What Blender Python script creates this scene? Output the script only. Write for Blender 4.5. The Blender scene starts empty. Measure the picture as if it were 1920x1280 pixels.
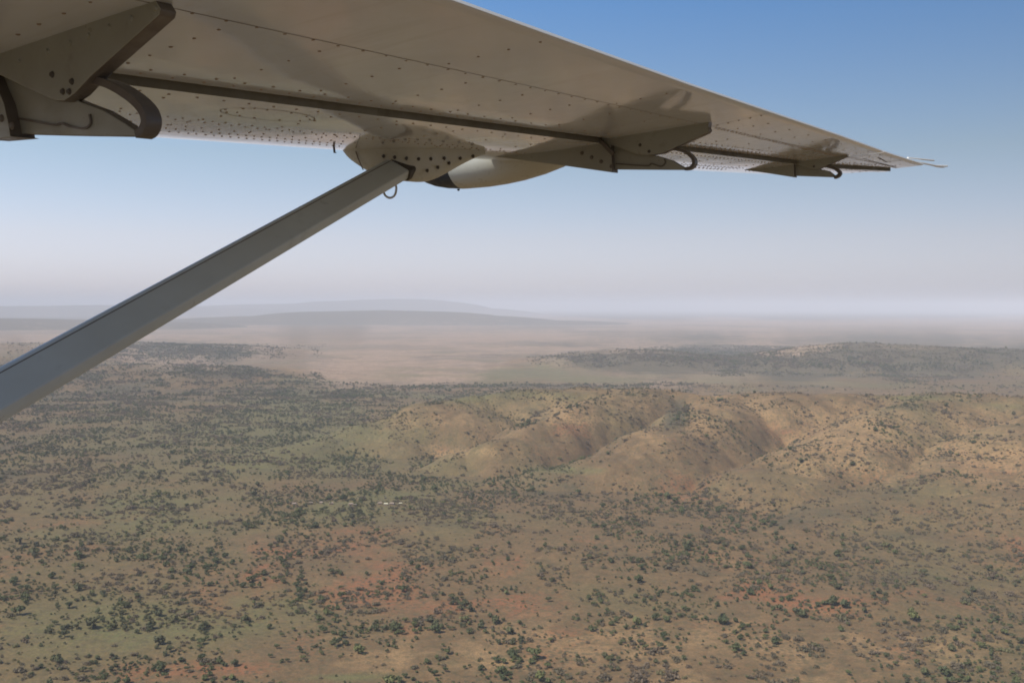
import bpy, bmesh, math, random
import numpy as np
from mathutils import Matrix, Vector

sc = bpy.context.scene
R = math.radians
# ------------------------------------------------------------------ camera
FPX = 1884.0                       # focal length in pixels of the 1920 wide photograph
CAMZ = 250.0
PITCH, ROLL = R(2.0), R(0.15)
cam_d = bpy.data.cameras.new('camera')
cam_d.sensor_width = 36.0
cam_d.lens = FPX / 1920 * 36
cam_d.clip_start = 0.05
cam_d.clip_end = 400000
cam = bpy.data.objects.new('camera', cam_d)
sc.collection.objects.link(cam)
fw = Vector((0, math.cos(PITCH), -math.sin(PITCH)))
rt = Vector((1, 0, 0))
up = rt.cross(fw)
rt2 = rt * math.cos(ROLL) + up * math.sin(ROLL)
up2 = rt2.cross(fw)
cam.matrix_world = Matrix((( rt2.x, up2.x, -fw.x, 0), (rt2.y, up2.y, -fw.y, 0), (rt2.z, up2.z, -fw.z, CAMZ), (0, 0, 0, 1)))
sc.camera = cam
BR, BU, BF = (np.array(v) for v in (rt2, up2, fw))
CAM = np.array((0, 0, CAMZ))

# ------------------------------------------------------------------ light
SUN_EL, SUN_AZ = R(51), R(-127)     # azimuth from +Y towards +X
world = bpy.data.worlds.new('World'); sc.world = world
world.use_nodes = True
nt = world.node_tree
bg = nt.nodes['Background']
sky = nt.nodes.new('ShaderNodeTexSky')
sky.sky_type = 'NISHITA'; sky.sun_disc = False
sky.sun_elevation = SUN_EL; sky.sun_rotation = SUN_AZ
sky.altitude = 0; sky.air_density = 1.0; sky.dust_density = .9; sky.ozone_density = 3.0
# hazy dry-season air: the Nishita sky is tinted by height above the horizon and is paler towards the sun's side
_tc = nt.nodes.new('ShaderNodeTexCoord'); _sep = nt.nodes.new('ShaderNodeSeparateXYZ'); nt.links.new(_tc.outputs['Generated'], _sep.inputs[0])
_cr = nt.nodes.new('ShaderNodeValToRGB'); nt.links.new(_sep.outputs[2], _cr.inputs[0])
SKY_TINT = [(0.0, (.80, .76, .98)), (.03, (.81, .735, .91)), (.066, (.83, .70, .77)), (.145, (.73, .665, .63)), (.29, (.46, .65, .80)), (.9, (.40, .55, .70))]
_el = _cr.color_ramp.elements
while len(_el) < len(SKY_TINT): _el.new(.5)
for _e, (_p, _c) in zip(_el, SKY_TINT): _e.position = _p; _e.color = (*_c, 1)
_mr = nt.nodes.new('ShaderNodeMapRange'); nt.links.new(_sep.outputs[0], _mr.inputs[0])
for _i, _v in ((1, -.6), (2, .6), (3, 1.36), (4, .66)): _mr.inputs[_i].default_value = _v
_m1 = nt.nodes.new('ShaderNodeVectorMath'); _m1.operation = 'MULTIPLY'; nt.links.new(sky.outputs[0], _m1.inputs[0]); nt.links.new(_cr.outputs[0], _m1.inputs[1])
_m2 = nt.nodes.new('ShaderNodeVectorMath'); _m2.operation = 'SCALE'; nt.links.new(_m1.outputs[0], _m2.inputs[0]); nt.links.new(_mr.outputs[0], _m2.inputs['Scale'])
nt.links.new(_m2.outputs[0], bg.inputs[0])
bg.inputs[1].default_value = 0.123
sd = bpy.data.lights.new('sun', 'SUN')
sd.energy = 3.6; sd.angle = R(0.6); sd.color = (1, .92, .80)
sun = bpy.data.objects.new('sun', sd); sc.collection.objects.link(sun)
sun.location = (0, 0, 400)
sdir = Vector((math.sin(SUN_AZ) * math.cos(SUN_EL), math.cos(SUN_AZ) * math.cos(SUN_EL), math.sin(SUN_EL)))
sun.rotation_euler = sdir.to_track_quat('Z', 'Y').to_euler()
sc.view_settings.view_transform = 'Standard'
sc.view_settings.look = 'None'
sc.view_settings.exposure = 0.52
sc.view_settings.gamma = 1
sc.render.film_transparent = False
sc.cycles.use_denoising = True
sc.cycles.max_bounces = 6
sc.cycles.volume_bounces = 1
sc.cycles.volume_step_rate = 1
sc.cycles.filter_width = 1.8
HAZE_DENSITY = .64e-4

# ------------------------------------------------------------------ helpers
def tag(o, label=None, cat=None, group=None, kind=None):
    if label: o['label'] = label
    if cat: o['category'] = cat
    if group: o['group'] = group
    if kind: o['kind'] = kind
    return o

def link(o, parent=None):
    sc.collection.objects.link(o)
    if parent: o.parent = parent
    return o

def empty(name, loc, parent=None):
    o = bpy.data.objects.new(name, None); o.location = loc; o.empty_display_size = .5
    return link(o, parent)

class NB:
    def __init__(s, m):
        s.nt = m.node_tree; s.bsdf = s.nt.nodes['Principled BSDF']
    def n(s, t, **kw):
        nd = s.nt.nodes.new(t)
        for k, v in kw.items():
            if k.startswith('i_'):
                nd.inputs[k[2:].replace('_', ' ')].default_value = v
            else: setattr(nd, k, v)
        return nd
    def l(s, a, b): s.nt.links.new(a, b)
    def mix(s, fac, a, b, bt='MIX'):
        m = s.nt.nodes.new('ShaderNodeMix'); m.data_type = 'RGBA'; m.blend_type = bt
        for sock, v in ((m.inputs[0], fac), (m.inputs[6], a), (m.inputs[7], b)):
            if hasattr(v, 'is_linked'): s.l(v, sock)
            elif isinstance(v, (int, float)): sock.default_value = v
            else: sock.default_value = (*v, 1)
        return m.outputs[2]
    def ramp(s, src, p0, p1, v0=0, v1=1):
        m = s.nt.nodes.new('ShaderNodeMapRange')
        m.inputs[1].default_value = p0; m.inputs[2].default_value = p1
        m.inputs[3].default_value = v0; m.inputs[4].default_value = v1
        s.l(src, m.inputs[0]); return m.outputs[0]
    def math(s, op, a, b=0.0):
        m = s.nt.nodes.new('ShaderNodeMath'); m.operation = op
        for i, v in enumerate((a, b)):
            if hasattr(v, 'is_linked'): s.l(v, m.inputs[i])
            else: m.inputs[i].default_value = v
        return m.outputs[0]
    def noise(s, vec, scale, detail=4, rough=.55, dist=0):
        n = s.nt.nodes.new('ShaderNodeTexNoise')
        n.inputs['Scale'].default_value = scale; n.inputs['Detail'].default_value = detail
        n.inputs['Roughness'].default_value = rough; n.inputs['Distortion'].default_value = dist
        if vec is not None: s.l(vec, n.inputs['Vector'])
        return n.outputs['Fac']

def mat(name, col, rough=.5, metal=0, spec=.5):
    m = bpy.data.materials.new(name); m.use_nodes = True
    b = m.node_tree.nodes['Principled BSDF']
    b.inputs['Base Color'].default_value = (*col, 1); b.inputs['Roughness'].default_value = rough
    b.inputs['Metallic'].default_value = metal; b.inputs['Specular IOR Level'].default_value = spec
    return m

def paint(name, col, dirt, rough=.12, wav=0.0, wscale=3.0, streak=.35, coat=0.0):
    """aircraft paint over thin sheet metal: faint grime, slightly uneven gloss, sheet-metal waves"""
    m = mat(name, col, rough); b = NB(m)
    tc = b.n('ShaderNodeTexCoord').outputs['Object']
    n1 = b.noise(tc, 1.7, 6, .6); n2 = b.noise(tc, 14, 5, .65); n3 = b.noise(tc, 90, 3, .6)
    f = b.math('MULTIPLY', b.ramp(n1, .35, .72), streak)
    f2 = b.math('MULTIPLY', b.ramp(n2, .52, .8), streak)
    f = b.math('MAXIMUM', f, f2)
    if wav:      # grime drawn out fore and aft by the airflow
        def dot(v):
            d = b.n('ShaderNodeVectorMath', operation='DOT_PRODUCT'); d.inputs[1].default_value = tuple(v @ CB); b.l(tc, d.inputs[0]); return d.outputs['Value']
        cx = b.n('ShaderNodeCombineXYZ'); b.l(b.math('MULTIPLY', dot(_b), 9.0), cx.inputs[0]); b.l(b.math('MULTIPLY', dot(_a), .9), cx.inputs[1])
        n4 = b.noise(cx.outputs[0], 1.0, 5, .6)
        f = b.math('MAXIMUM', f, b.math('MULTIPLY', b.ramp(n4, .50, .78), .5))
    c = b.mix(f, col, dirt)
    b.l(c, b.bsdf.inputs['Base Color'])
    b.l(b.ramp(n2, .3, .8, rough * .7, rough * 1.9 + .03), b.bsdf.inputs['Roughness'])
    b.bsdf.inputs['Coat Weight'].default_value = coat
    b.bsdf.inputs['Coat Roughness'].default_value = .04
    bp = b.n('ShaderNodeBump'); bp.inputs['Strength'].default_value = 1
    if wav:
        w1 = b.noise(tc, wscale, 2, .5); w2 = b.noise(tc, wscale * 4, 2, .5)
        h = b.math('ADD', b.math('MULTIPLY', w1, wav), b.math('MULTIPLY', w2, wav * .16))
        h = b.math('ADD', h, b.math('MULTIPLY', n3, .00006))
    else: h = b.math('MULTIPLY', n3, .0002)
    bp.inputs['Distance'].default_value = 1
    b.l(h, bp.inputs['Height']); b.l(bp.outputs[0], b.bsdf.inputs['Normal'])
    if coat: b.l(bp.outputs[0], b.bsdf.inputs['Coat Normal'])
    return m

def mesh_obj(name, V, faces, mats, parent=None, smooth=False, mi=None, auto=None):
    me = bpy.data.meshes.new(name)
    me.from_pydata([tuple(v) for v in V], [], faces)
    for m in (mats if isinstance(mats, (list, tuple)) else [mats]): me.materials.append(m)
    if mi is not None: me.polygons.foreach_set('material_index', mi)
    if smooth: me.polygons.foreach_set('use_smooth', [True] * len(me.polygons))
    bm = bmesh.new(); bm.from_mesh(me); bmesh.ops.recalc_face_normals(bm, faces=bm.faces)
    if auto:
        for e in bm.edges:
            if len(e.link_faces) == 2 and e.calc_face_angle(0) > R(auto): e.smooth = False
    bm.to_mesh(me); bm.free()
    o = bpy.data.objects.new(name, me)
    return link(o, parent)

# ------------------------------------------------------------------ numpy noise
rng = np.random.default_rng(7)
_P = rng.random((512, 512))
def vnoise(x, y):
    xi = np.floor(x).astype(np.int64); yi = np.floor(y).astype(np.int64)
    fx = x - xi; fy = y - yi
    fx = fx * fx * fx * (fx * (fx * 6 - 15) + 10); fy = fy * fy * fy * (fy * (fy * 6 - 15) + 10)
    a = _P[xi & 511, yi & 511]; b = _P[(xi + 1) & 511, yi & 511]
    c = _P[xi & 511, (yi + 1) & 511]; d = _P[(xi + 1) & 511, (yi + 1) & 511]
    return (a + (b - a) * fx) * (1 - fy) + (c + (d - c) * fx) * fy
def fbm(x, y, sc_, oct=4, ox=0.0, rough=.5):
    v = 0; amp = 1; tot = 0; f = 1 / sc_
    for k in range(oct):
        v = v + amp * vnoise(x * f + ox + 17.3 * k, y * f + 5.1 * ox + 9.7 * k); tot += amp; amp *= rough; f *= 2.03
    return v / tot          # 0..1

def project(x, y, z):
    dx, dy, dz = x - CAM[0], y - CAM[1], z - CAM[2]
    r = dx * BR[0] + dy * BR[1] + dz * BR[2]; u = dx * BU[0] + dy * BU[1] + dz * BU[2]; f = dx * BF[0] + dy * BF[1] + dz * BF[2]
    f = np.where(f > 1e-3, f, 1e-3)
    return 960 + FPX * r / f, 640 - FPX * u / f

def ray(x, y):
    v = BF + (x - 960) / FPX * BR - (y - 640) / FPX * BU
    return v
def at_h(x, y, h):
    """ground point seen at pixel x, y when the land there is h metres high"""
    v = ray(x, y); t = (h - CAMZ) / v[2]; p = CAM + v * t
    return (p[0], p[1], h)

# ------------------------------------------------------------------ terrain
def ridge(pts, prof=2.0):
    return [at_h(*p[:3]) + (p[3],) for p in pts]
def seg_field(X, Y, P, power=1.0):
    """max over segments of h * profile(distance / width)"""
    H = np.zeros_like(X)
    for (x0, y0, h0, w0), (x1, y1, h1, w1) in zip(P[:-1], P[1:]):
        dx, dy = x1 - x0, y1 - y0; L = dx * dx + dy * dy
        t = np.clip(((X - x0) * dx + (Y - y0) * dy) / L, 0, 1)
        d = np.hypot(X - x0 - t * dx, Y - y0 - t * dy)
        h = h0 + (h1 - h0) * t; w = w0 + (w1 - w0) * t
        q = np.clip(d / w, 0, 1)
        p = (1 - q ** 2.5) * (1 - .18 * q)
        p = np.where(q < 1, p, 0)
        H = np.maximum(H, h * p)
    return H

NEAR = [ridge(p) for p in (
    [(480, 868, 4, 70), (600, 824, 22, 110), (700, 788, 46, 150), (830, 753, 76, 180), (960, 730, 92, 200), (1100, 722, 97, 200)],
    [(790, 875, 5, 55), (870, 844, 26, 90), (960, 814, 50, 120), (1040, 778, 70, 120), (1110, 748, 88, 150), (1200, 725, 98, 190)],
    [(980, 903, 4, 60), (1090, 876, 22, 95), (1175, 845, 42, 120), (1240, 814, 60, 140), (1320, 768, 80, 140), (1400, 742, 90, 170), (1500, 735, 96, 190)],
    [(1370, 925, 6, 90), (1460, 880, 32, 140), (1560, 826, 62, 165), (1650, 778, 84, 180), (1740, 748, 93, 170), (1830, 737, 98, 190)],
    [(1600, 985, 5, 110), (1720, 925, 26, 170), (1820, 870, 50, 210), (1920, 810, 78, 230), (1990, 770, 96, 230), (2080, 745, 104, 230)],
    [(1850, 990, 8, 140), (1960, 920, 40, 200), (2060, 850, 70, 220), (2150, 780, 100, 230)],
    [(960, 730, 90, 140), (1200, 725, 97, 150), (1340, 739, 88, 120), (1500, 735, 95, 140), (1680, 743, 88, 120), (1830, 737, 97, 150), (2080, 742, 102, 220), (2500, 740, 100, 220)],
)]
WL = [ridge(p) for p in ([(-200, 690, 46, 500), (150, 690, 40, 520), (290, 686, 42, 480), (470, 690, 22, 420), (560, 695, 8, 260)],
                         [(-150, 648, 60, 800), (200, 641, 62, 800), (330, 644, 56, 750), (460, 661, 18, 600)])]
WR = [ridge(p) for p in ([(1020, 680, 10, 260), (1120, 668, 32, 420), (1200, 661, 46, 480), (1300, 668, 30, 420), (1420, 672, 24, 420), (1520, 662, 44, 500), (1620, 652, 74, 640), (1720, 655, 70, 640), (1830, 660, 56, 600), (2050, 670, 50, 600)],)]
def far_ridge(pts, dist, w):
    out = []
    for x, y in pts:
        v = ray(x, y); v = v / np.hypot(v[0], v[1]); p = CAM + v * dist
        out.append((p[0], p[1], max(p[2], 5), w))
    return out
MESA = [far_ridge([(360, 573), (480, 569), (580, 567), (612, 562.5), (690, 560), (785, 559.5), (815, 563), (835, 571), (880, 576)], 31000, 2400)]
MID = [far_ridge([(-300, 600), (0, 597), (140, 600), (240, 603)], 12500, 1300),
       far_ridge([(330, 600), (480, 592), (600, 584), (720, 581.5), (800, 583), (870, 590), (980, 600)], 15000, 1700),
       far_ridge([(-300, 574), (0, 573), (200, 571), (330, 573), (420, 577)], 28000, 2600)]

def bumps(X, Y):
    return (fbm(X, Y, 260, 4, 3.1) - .5)
def Hnear(X, Y):
    wx = (fbm(X, Y, 160, 3, 11.0) - .5) * 90; wy = (fbm(X, Y, 160, 3, 23.0) - .5) * 90
    wx += (fbm(X, Y, 34, 2, 31.0) - .5) * 8; wy += (fbm(X, Y, 34, 2, 41.0) - .5) * 8
    H = np.zeros_like(X)
    acc = np.zeros_like(X)
    for P in NEAR:
        h = seg_field(X + wx, Y + wy, [(a, b_, c, d * .9) for a, b_, c, d in P]); H = np.maximum(H, h); acc += h ** 3
    H = H * .96 + .04 * np.minimum(acc ** (1 / 3), 104)
    g = np.clip(H / 40, 0, 1)
    H = H + g * (fbm(X, Y, 70, 4, 5.5) - .5) * 6 + g * (fbm(X, Y, 14, 2, 8.5) - .5) * 2
    er = 1 - np.abs(2 * fbm(X + .5 * Y, Y * .6, 85, 3, 37.0) - 1) * 2.2
    H = H - g * np.clip(er, 0, 1) ** 2 * 3.5
    er = 1 - np.abs(2 * fbm(X * .8 + .5 * Y, Y * .5, 30, 3, 47.0) - 1) * 2.2
    H = H - g * np.clip(er, 0, 1) ** 2 * 1.0
    return np.where(H < .25, -1.0, H)
def Hset(X, Y, S, wob=200, amp=120, rel=.3):
    wx = (fbm(X, Y, wob * 2, 4, 61.0) - .5) * amp * 2; wy = (fbm(X, Y, wob * 2, 4, 71.0) - .5) * amp * 2
    H = np.zeros_like(X)
    for P in S: H = np.maximum(H, seg_field(X + wx, Y + wy, P))
    H = H * (1 + rel * (fbm(X, Y, wob, 4, 15.5) - .5))
    return np.where(H < .4, -1.0, H)
def Hmesa(X, Y):
    H = Hset(X, Y, MESA, 1500, 260, .03)
    m = H > 0
    return np.where(m, H, -1)
def base(X, Y):
    r = np.hypot(X, Y)
    a = np.clip((r - 2000) / 3000, 0, 1)
    return (fbm(X, Y, 420, 4, 2.2) - .5) * 14 * (1 - a) * np.clip(r / 500, 0, 1) + (fbm(X, Y, 60, 3, 6.2) - .5) * 2.5 * (1 - a) + (fbm(X, Y, 6000, 3, 12.2) - .5) * 30 * a * np.clip((9000 - r) / 4000, .25, 1)

SETS = (('near', Hnear), ('left', lambda X, Y: Hset(X, Y, WL, 300, 130, .35)), ('right', lambda X, Y: 1.25 * Hset(X, Y, WR, 260, 130, .3)),
        ('mid', lambda X, Y: Hset(X, Y, MID, 1200, 300, .06)), ('mesa', Hmesa))
def height(X, Y):
    B = base(X, Y); H = np.zeros_like(X)
    for n, f in SETS[:3]: H = np.maximum(H, f(X, Y))
    return B + H

# ---- what grows where, in blobs on the land (cx, cy, rx, ry, amount), warped by noise
BUSH = [(120, 725, 260, 40, .8), (330, 655, 170, 16, 1.3), (420, 700, 150, 14, 1.0), (60, 830, 220, 40, .7), (140, 890, 190, 30, .6), (50, 970, 110, 50, .5),
        (640, 740, 230, 15, 1.0), (700, 785, 190, 20, .8), (480, 820, 170, 28, .6), (560, 770, 160, 25, .5), (980, 723, 200, 5, 1.2), (1000, 785, 18, 22, 2.6), (975, 803, 14, 10, 2.2), (1278, 785, 22, 24, 4.0), (1545, 815, 30, 8, 1.6), (1180, 862, 60, 5, 1.5),
        (820, 905, 230, 22, .6), (1000, 935, 220, 32, .7), (620, 925, 180, 26, .4), (250, 930, 160, 18, .5),
        (1550, 962, 180, 26, 1.2), (1780, 1010, 200, 40, .6), (1620, 1110, 260, 60, .7), (1250, 955, 180, 50, .55), (1850, 1100, 140, 80, .4), (700, 1065, 170, 30, .3), (560, 1010, 160, 30, .35),
        (1450, 830, 90, 14, .25), (1220, 850, 90, 8, .4), (1000, 900, 100, 8, .5),
        (1210, 674, 170, 14, 1.6), (1700, 675, 270, 24, 1.7), (1450, 680, 160, 12, 1.5), (1330, 722, 120, 6, .3),
        (720, 684, 150, 24, -1.2), (520, 706, 80, 14, 1.1), (450, 662, 60, 8, .9), (1040, 702, 190, 14, -.9), (1500, 712, 400, 8, -.45), (900, 655, 260, 14, -.6), (400, 975, 160, 30, -.2), (700, 1240, 420, 40, -.15),
        (640, 945, 40, 8, -.5), (745, 925, 60, 7, -.9), (1700, 860, 160, 50, -.1)]
WOOD = [(1210, 675, 180, 13, 1.5), (1450, 681, 190, 12, 1.5), (1720, 679, 320, 26, 1.7), (330, 655, 170, 17, .9), (430, 699, 150, 12, .8), (100, 735, 300, 38, .55),
        (1560, 589, 700, 6, 1.9), (1640, 634, 420, 10, .55), (1030, 647, 190, 6, .5), (1250, 622, 300, 3, .4), (900, 668, 120, 3, .5), (640, 590, 240, 9, 1.0), (560, 570, 420, 9, 1.0), (60, 600, 160, 10, 1.0), (200, 582, 260, 7, .8), (900, 615, 200, 4, .35), (1300, 612, 700, 3, .3),
        (620, 740, 230, 13, .5), (980, 724, 200, 4, .8), (1550, 962, 180, 24, .45), (1280, 785, 22, 24, 1.2), (1000, 785, 20, 24, .5), (60, 860, 220, 60, .3), (1700, 1080, 260, 80, .2), (1000, 930, 220, 30, .25)]
GREEN = [(260, 880, 420, 110, .42), (560, 800, 260, 50, .4), (300, 1120, 500, 160, .10), (1030, 703, 190, 13, .9), (720, 927, 70, 9, .9), (620, 960, 70, 14, .6), (1080, 880, 70, 6, .9), (900, 740, 260, 8, .5), (650, 815, 160, 20, .5), (330, 1160, 240, 40, .5), (130, 1190, 160, 60, .3),
         (640, 1275, 90, 10, 1.0), (760, 950, 200, 30, .35), (1500, 715, 300, 14, .35), (1700, 745, 140, 5, .7), (250, 950, 160, 30, .4), (600, 870, 300, 30, .4), (1880, 760, 60, 8, .5), (480, 780, 120, 30, .4)]
RED = [(1350, 1150, 700, 120, .16), (720, 690, 190, 30, .45), (720, 1050, 200, 60, .5), (450, 1130, 320, 30, .5), (330, 1250, 160, 20, .6), (1480, 1120, 140, 20, .7), (1370, 1060, 120, 30, .4), (1000, 1160, 160, 40, .3), (1800, 880, 160, 40, .5),
       (1300, 900, 120, 30, .4), (250, 960, 100, 30, .4), (1560, 606, 520, 5, .9), (820, 640, 260, 16, .5), (1900, 1050, 60, 40, .4), (1250, 640, 500, 20, .3), (100, 1050, 160, 50, .3), (1100, 800, 120, 30, .3), (1450, 800, 140, 20, .5)]
TAN = [(1350, 790, 620, 60, .52), (1700, 850, 300, 60, .4), (1500, 1230, 500, 60, .5), (1000, 1220, 300, 50, .4), (1110, 790, 90, 6, .6), (900, 850, 90, 10, .7), (1030, 775, 45, 16, .8), (1300, 800, 30, 20, .5), (1650, 790, 90, 14, .8), (1560, 830, 90, 10, .6), (1750, 880, 200, 60, .35), (1500, 610, 500, 8, .6),
       (700, 660, 260, 30, .5), (420, 690, 200, 6, .4), (1350, 1080, 60, 60, .3), (640, 925, 30, 10, .4)]
PLAIN = [(960, 640, 1500, 52, 1.3), (700, 690, 300, 34, .7), (1500, 606, 900, 8, .6), (1300, 716, 500, 14, .3), (1000, 705, 300, 14, .3), (120, 740, 260, 40, -1.0)]
def blobs(px, py, L, wx=0, wy=0):
    v = np.zeros_like(px)
    for cx, cy, rx, ry, a in L:
        v += a * np.exp(-((px + wx * rx - cx) / rx) ** 2 - ((py + wy * ry - cy) / ry) ** 2)
    return v
def masks(X, Y, Z):
    px, py = project(X, Y, Z)
    r = np.hypot(X, Y); s = np.maximum(r / 1500, .5)
    def w(o): return (fbm(X / s, Y / s, 120, 4, o) - .5) * 2.2
    behind = (Y < 50)
    out = {}
    for k, L, o in (('plain', PLAIN, 21.3), ('bush', BUSH, 1.3), ('wood', WOOD, 4.7), ('green', GREEN, 8.9), ('red', RED, 13.1), ('tan', TAN, 17.7)):
        v = blobs(px, py, L, w(o), w(o + 50)); v[behind] = 0
        out[k] = v
    out['px'], out['py'] = px, py
    return out

def build_terrain():
    azf = np.radians(np.concatenate([np.arange(-48, -31, .25), np.arange(-31, 31, .085), np.arange(31, 46, .25)])); azc = np.radians(np.arange(48, 310, 4.0))
    az = np.concatenate([azf, azc])
    rows = [r for r in (20, 60, 120, 200, 280, 350, 410, 460, 500, 540)]
    dys = np.concatenate([np.arange(820, 330, -1.9), np.arange(330, 60, -1.0), np.arange(60, 4, -.55)])
    rr = np.concatenate([rows, FPX * CAMZ / dys, [1.4e5]])
    A, RR = np.meshgrid(az, rr)
    X = (RR * np.sin(A)); Y = (RR * np.cos(A))
    nr, na = X.shape
    x, y = X.ravel(), Y.ravel()
    B = base(x, y)
    HH = {n: f(x, y) for n, f in SETS}
    idx = np.arange(nr * na).reshape(nr, na)
    q = np.stack([idx[:-1, :], np.roll(idx, -1, 1)[:-1, :], np.roll(idx, -1, 1)[1:, :], idx[1:, :]], -1).reshape(-1, 4)
    def emit(name, z, quads, att):
        used, inv = np.unique(quads, return_inverse=True); quads = inv.reshape(-1, 4)
        me = bpy.data.meshes.new(name)
        me.vertices.add(len(used)); me.vertices.foreach_set('co', np.stack([x[used], y[used], z[used]], -1).astype(np.float32).ravel())
        me.loops.add(quads.size); me.loops.foreach_set('vertex_index', quads[:, ::-1].ravel().astype(np.int32))
        me.polygons.add(len(quads)); me.polygons.foreach_set('loop_start', np.arange(0, quads.size, 4, dtype=np.int32))
        me.update(calc_edges=True)
        me.polygons.foreach_set('use_smooth', np.ones(len(quads), bool))
        for k in ('wood', 'green', 'red', 'tan', 'plain'):
            a = me.attributes.new(k, 'FLOAT', 'POINT'); a.data.foreach_set('value', np.clip(att[k][used], 0, 1.5).astype(np.float32))
        me.materials.append(M['savanna'])
        return tag(link(bpy.data.objects.new(name, me)), kind='structure')
    zt = B.copy(); att = masks(x, y, B); emit('ground', zt, q, att)
    for n, _ in SETS:
        H = HH[n]; m = H > 0
        fm = m[q].any(1)
        z = B + H
        att = masks(x, y, z)
        if n in ('mid', 'mesa'): att['wood'] = np.maximum(att['wood'], .8)
        emit('hills' if n != 'mesa' else 'plateau', z, q[fm], att)

# ------------------------------------------------------------------ materials
M = {}
def make_savanna():
    m = mat('savanna', (.2, .15, .1), .95, spec=.1); b = NB(m)
    geo = b.n('ShaderNodeNewGeometry').outputs['Position']
    def att(n):
        a = b.n('ShaderNodeAttribute'); a.attribute_name = n; return a.outputs['Fac']
    nA = b.noise(geo, 1 / 300, 6, .6); nB = b.noise(geo, 1 / 90, 6, .65, .4); nC = b.noise(geo, 1 / 22, 5, .65); nD = b.noise(geo, 1 / 4.5, 4, .7); nE = b.noise(geo, 1 / 45, 5, .6, .8)
    soil = b.mix(b.ramp(nC, .35, .68), (.115, .072, .034), (.235, .132, .058))
    redf = b.ramp(b.math('ADD', b.math('MULTIPLY', att('red'), .38), nB), .60, .74)
    soil = b.mix(redf, soil, (.29, .105, .046))
    tanf = b.ramp(b.math('ADD', b.math('MULTIPLY', att('tan'), .45), nE), .60, .86)
    soil = b.mix(b.math('MULTIPLY', tanf, .8), soil, (.42, .255, .115))
    pl = b.math('MULTIPLY', b.ramp(b.math('ADD', att('plain'), b.math('MULTIPLY', b.math('SUBTRACT', nA, .5), .9)), .25, .8), .85)
    pcol = b.mix(b.ramp(nE, .38, .62), (.44, .29, .205), (.66, .44, .31))
    soil = b.mix(pl, soil, pcol)
    nG = b.noise(geo, 1 / 1500, 6, .62, .6)
    nH = b.noise(geo, 1 / 160, 4, .7)
    far = b.math('MULTIPLY', b.ramp(b.math('ADD', nG, b.math('MULTIPLY', b.math('SUBTRACT', nH, .5), .35)), .50, .57), pl)
    soil = b.mix(b.math('MULTIPLY', far, .6), soil, (.15, .13, .105))
    grf = b.ramp(b.math('ADD', b.math('MULTIPLY', att('green'), .42), nA), .50, .78)
    g2 = b.ramp(nC, .3, .6)
    soil = b.mix(b.math('MULTIPLY', grf, b.math('ADD', b.math('MULTIPLY', g2, .5), .42)), soil, (.128, .145, .050))
    woodf = b.ramp(b.math('ADD', att('wood'), b.math('ADD', b.math('MULTIPLY', b.math('SUBTRACT', nC, .5), 1.2), b.math('MULTIPLY', b.math('SUBTRACT', b.noise(geo, 1 / 170, 6, .75), .5), 2.8))), .2, .7)
    soil = b.mix(b.math('MULTIPLY', woodf, .9), soil, (.040, .046, .030))
    # grass tussocks and twiggy scrub too small to stand alone
    vo = b.n('ShaderNodeTexVoronoi'); vo.inputs['Scale'].default_value = 1 / 5.0; b.l(geo, vo.inputs['Vector'])
    spot = b.math('MULTIPLY', b.ramp(vo.outputs['Distance'], .28, .46, 1, 0), b.ramp(nB, .42, .62, .25, .9))
    soil = b.mix(spot, soil, (.070, .068, .038))
    soil = b.mix(b.ramp(nD, .35, .65, .0, .7), soil, b.mix(.5, soil, (.33, .215, .11)))
    nF = b.noise(geo, 1 / 1.3, 3, .7)
    soil = b.mix(b.ramp(nF, .35, .7, .6, 0), soil, (.075, .062, .038))
    nK = b.noise(geo, 1 / 9, 5, .75, .5)
    soil = b.mix(b.ramp(nK, .50, .62, 0, .5), soil, (.085, .078, .040))
    b.l(soil, b.bsdf.inputs['Base Color'])
    bp = b.n('ShaderNodeBump'); bp.inputs['Strength'].default_value = .6; bp.inputs['Distance'].default_value = 1.6
    b.l(nD, bp.inputs['Height']); b.l(bp.outputs[0], b.bsdf.inputs['Normal'])
    M['savanna'] = m
make_savanna()

def crown_mat(name, c1, c2, c3):
    m = mat(name, c1, .8, spec=.15); b = NB(m)
    oi = b.n('ShaderNodeObjectInfo')
    tc = b.n('ShaderNodeTexCoord').outputs['Object']
    c = b.mix(oi.outputs['Random'], c1, c2)
    reg = b.noise(oi.outputs['Location'], 1 / 120, 3, .6)
    c = b.mix(b.ramp(reg, .45, .65, 0, .7), c, c3)
    n = b.noise(tc, 3.5, 3, .6)
    yl = b.ramp(oi.outputs['Random'], .90, .93, 0, .5)
    c = b.mix(yl, c, (.17, .17, .06))
    c = b.mix(b.ramp(n, .3, .7, .25, 0), c, (.03, .03, .018))
    b.l(c, b.bsdf.inputs['Base Color'])
    return m
M['leaf'] = crown_mat('acacia_leaves', (.066, .080, .036), (.120, .130, .052), (.105, .094, .055))
M['scrub'] = crown_mat('scrub_twigs', (.160, .122, .080), (.120, .110, .064), (.180, .128, .088))
M['bark'] = mat('bark', (.10, .075, .05), .9)

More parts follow.
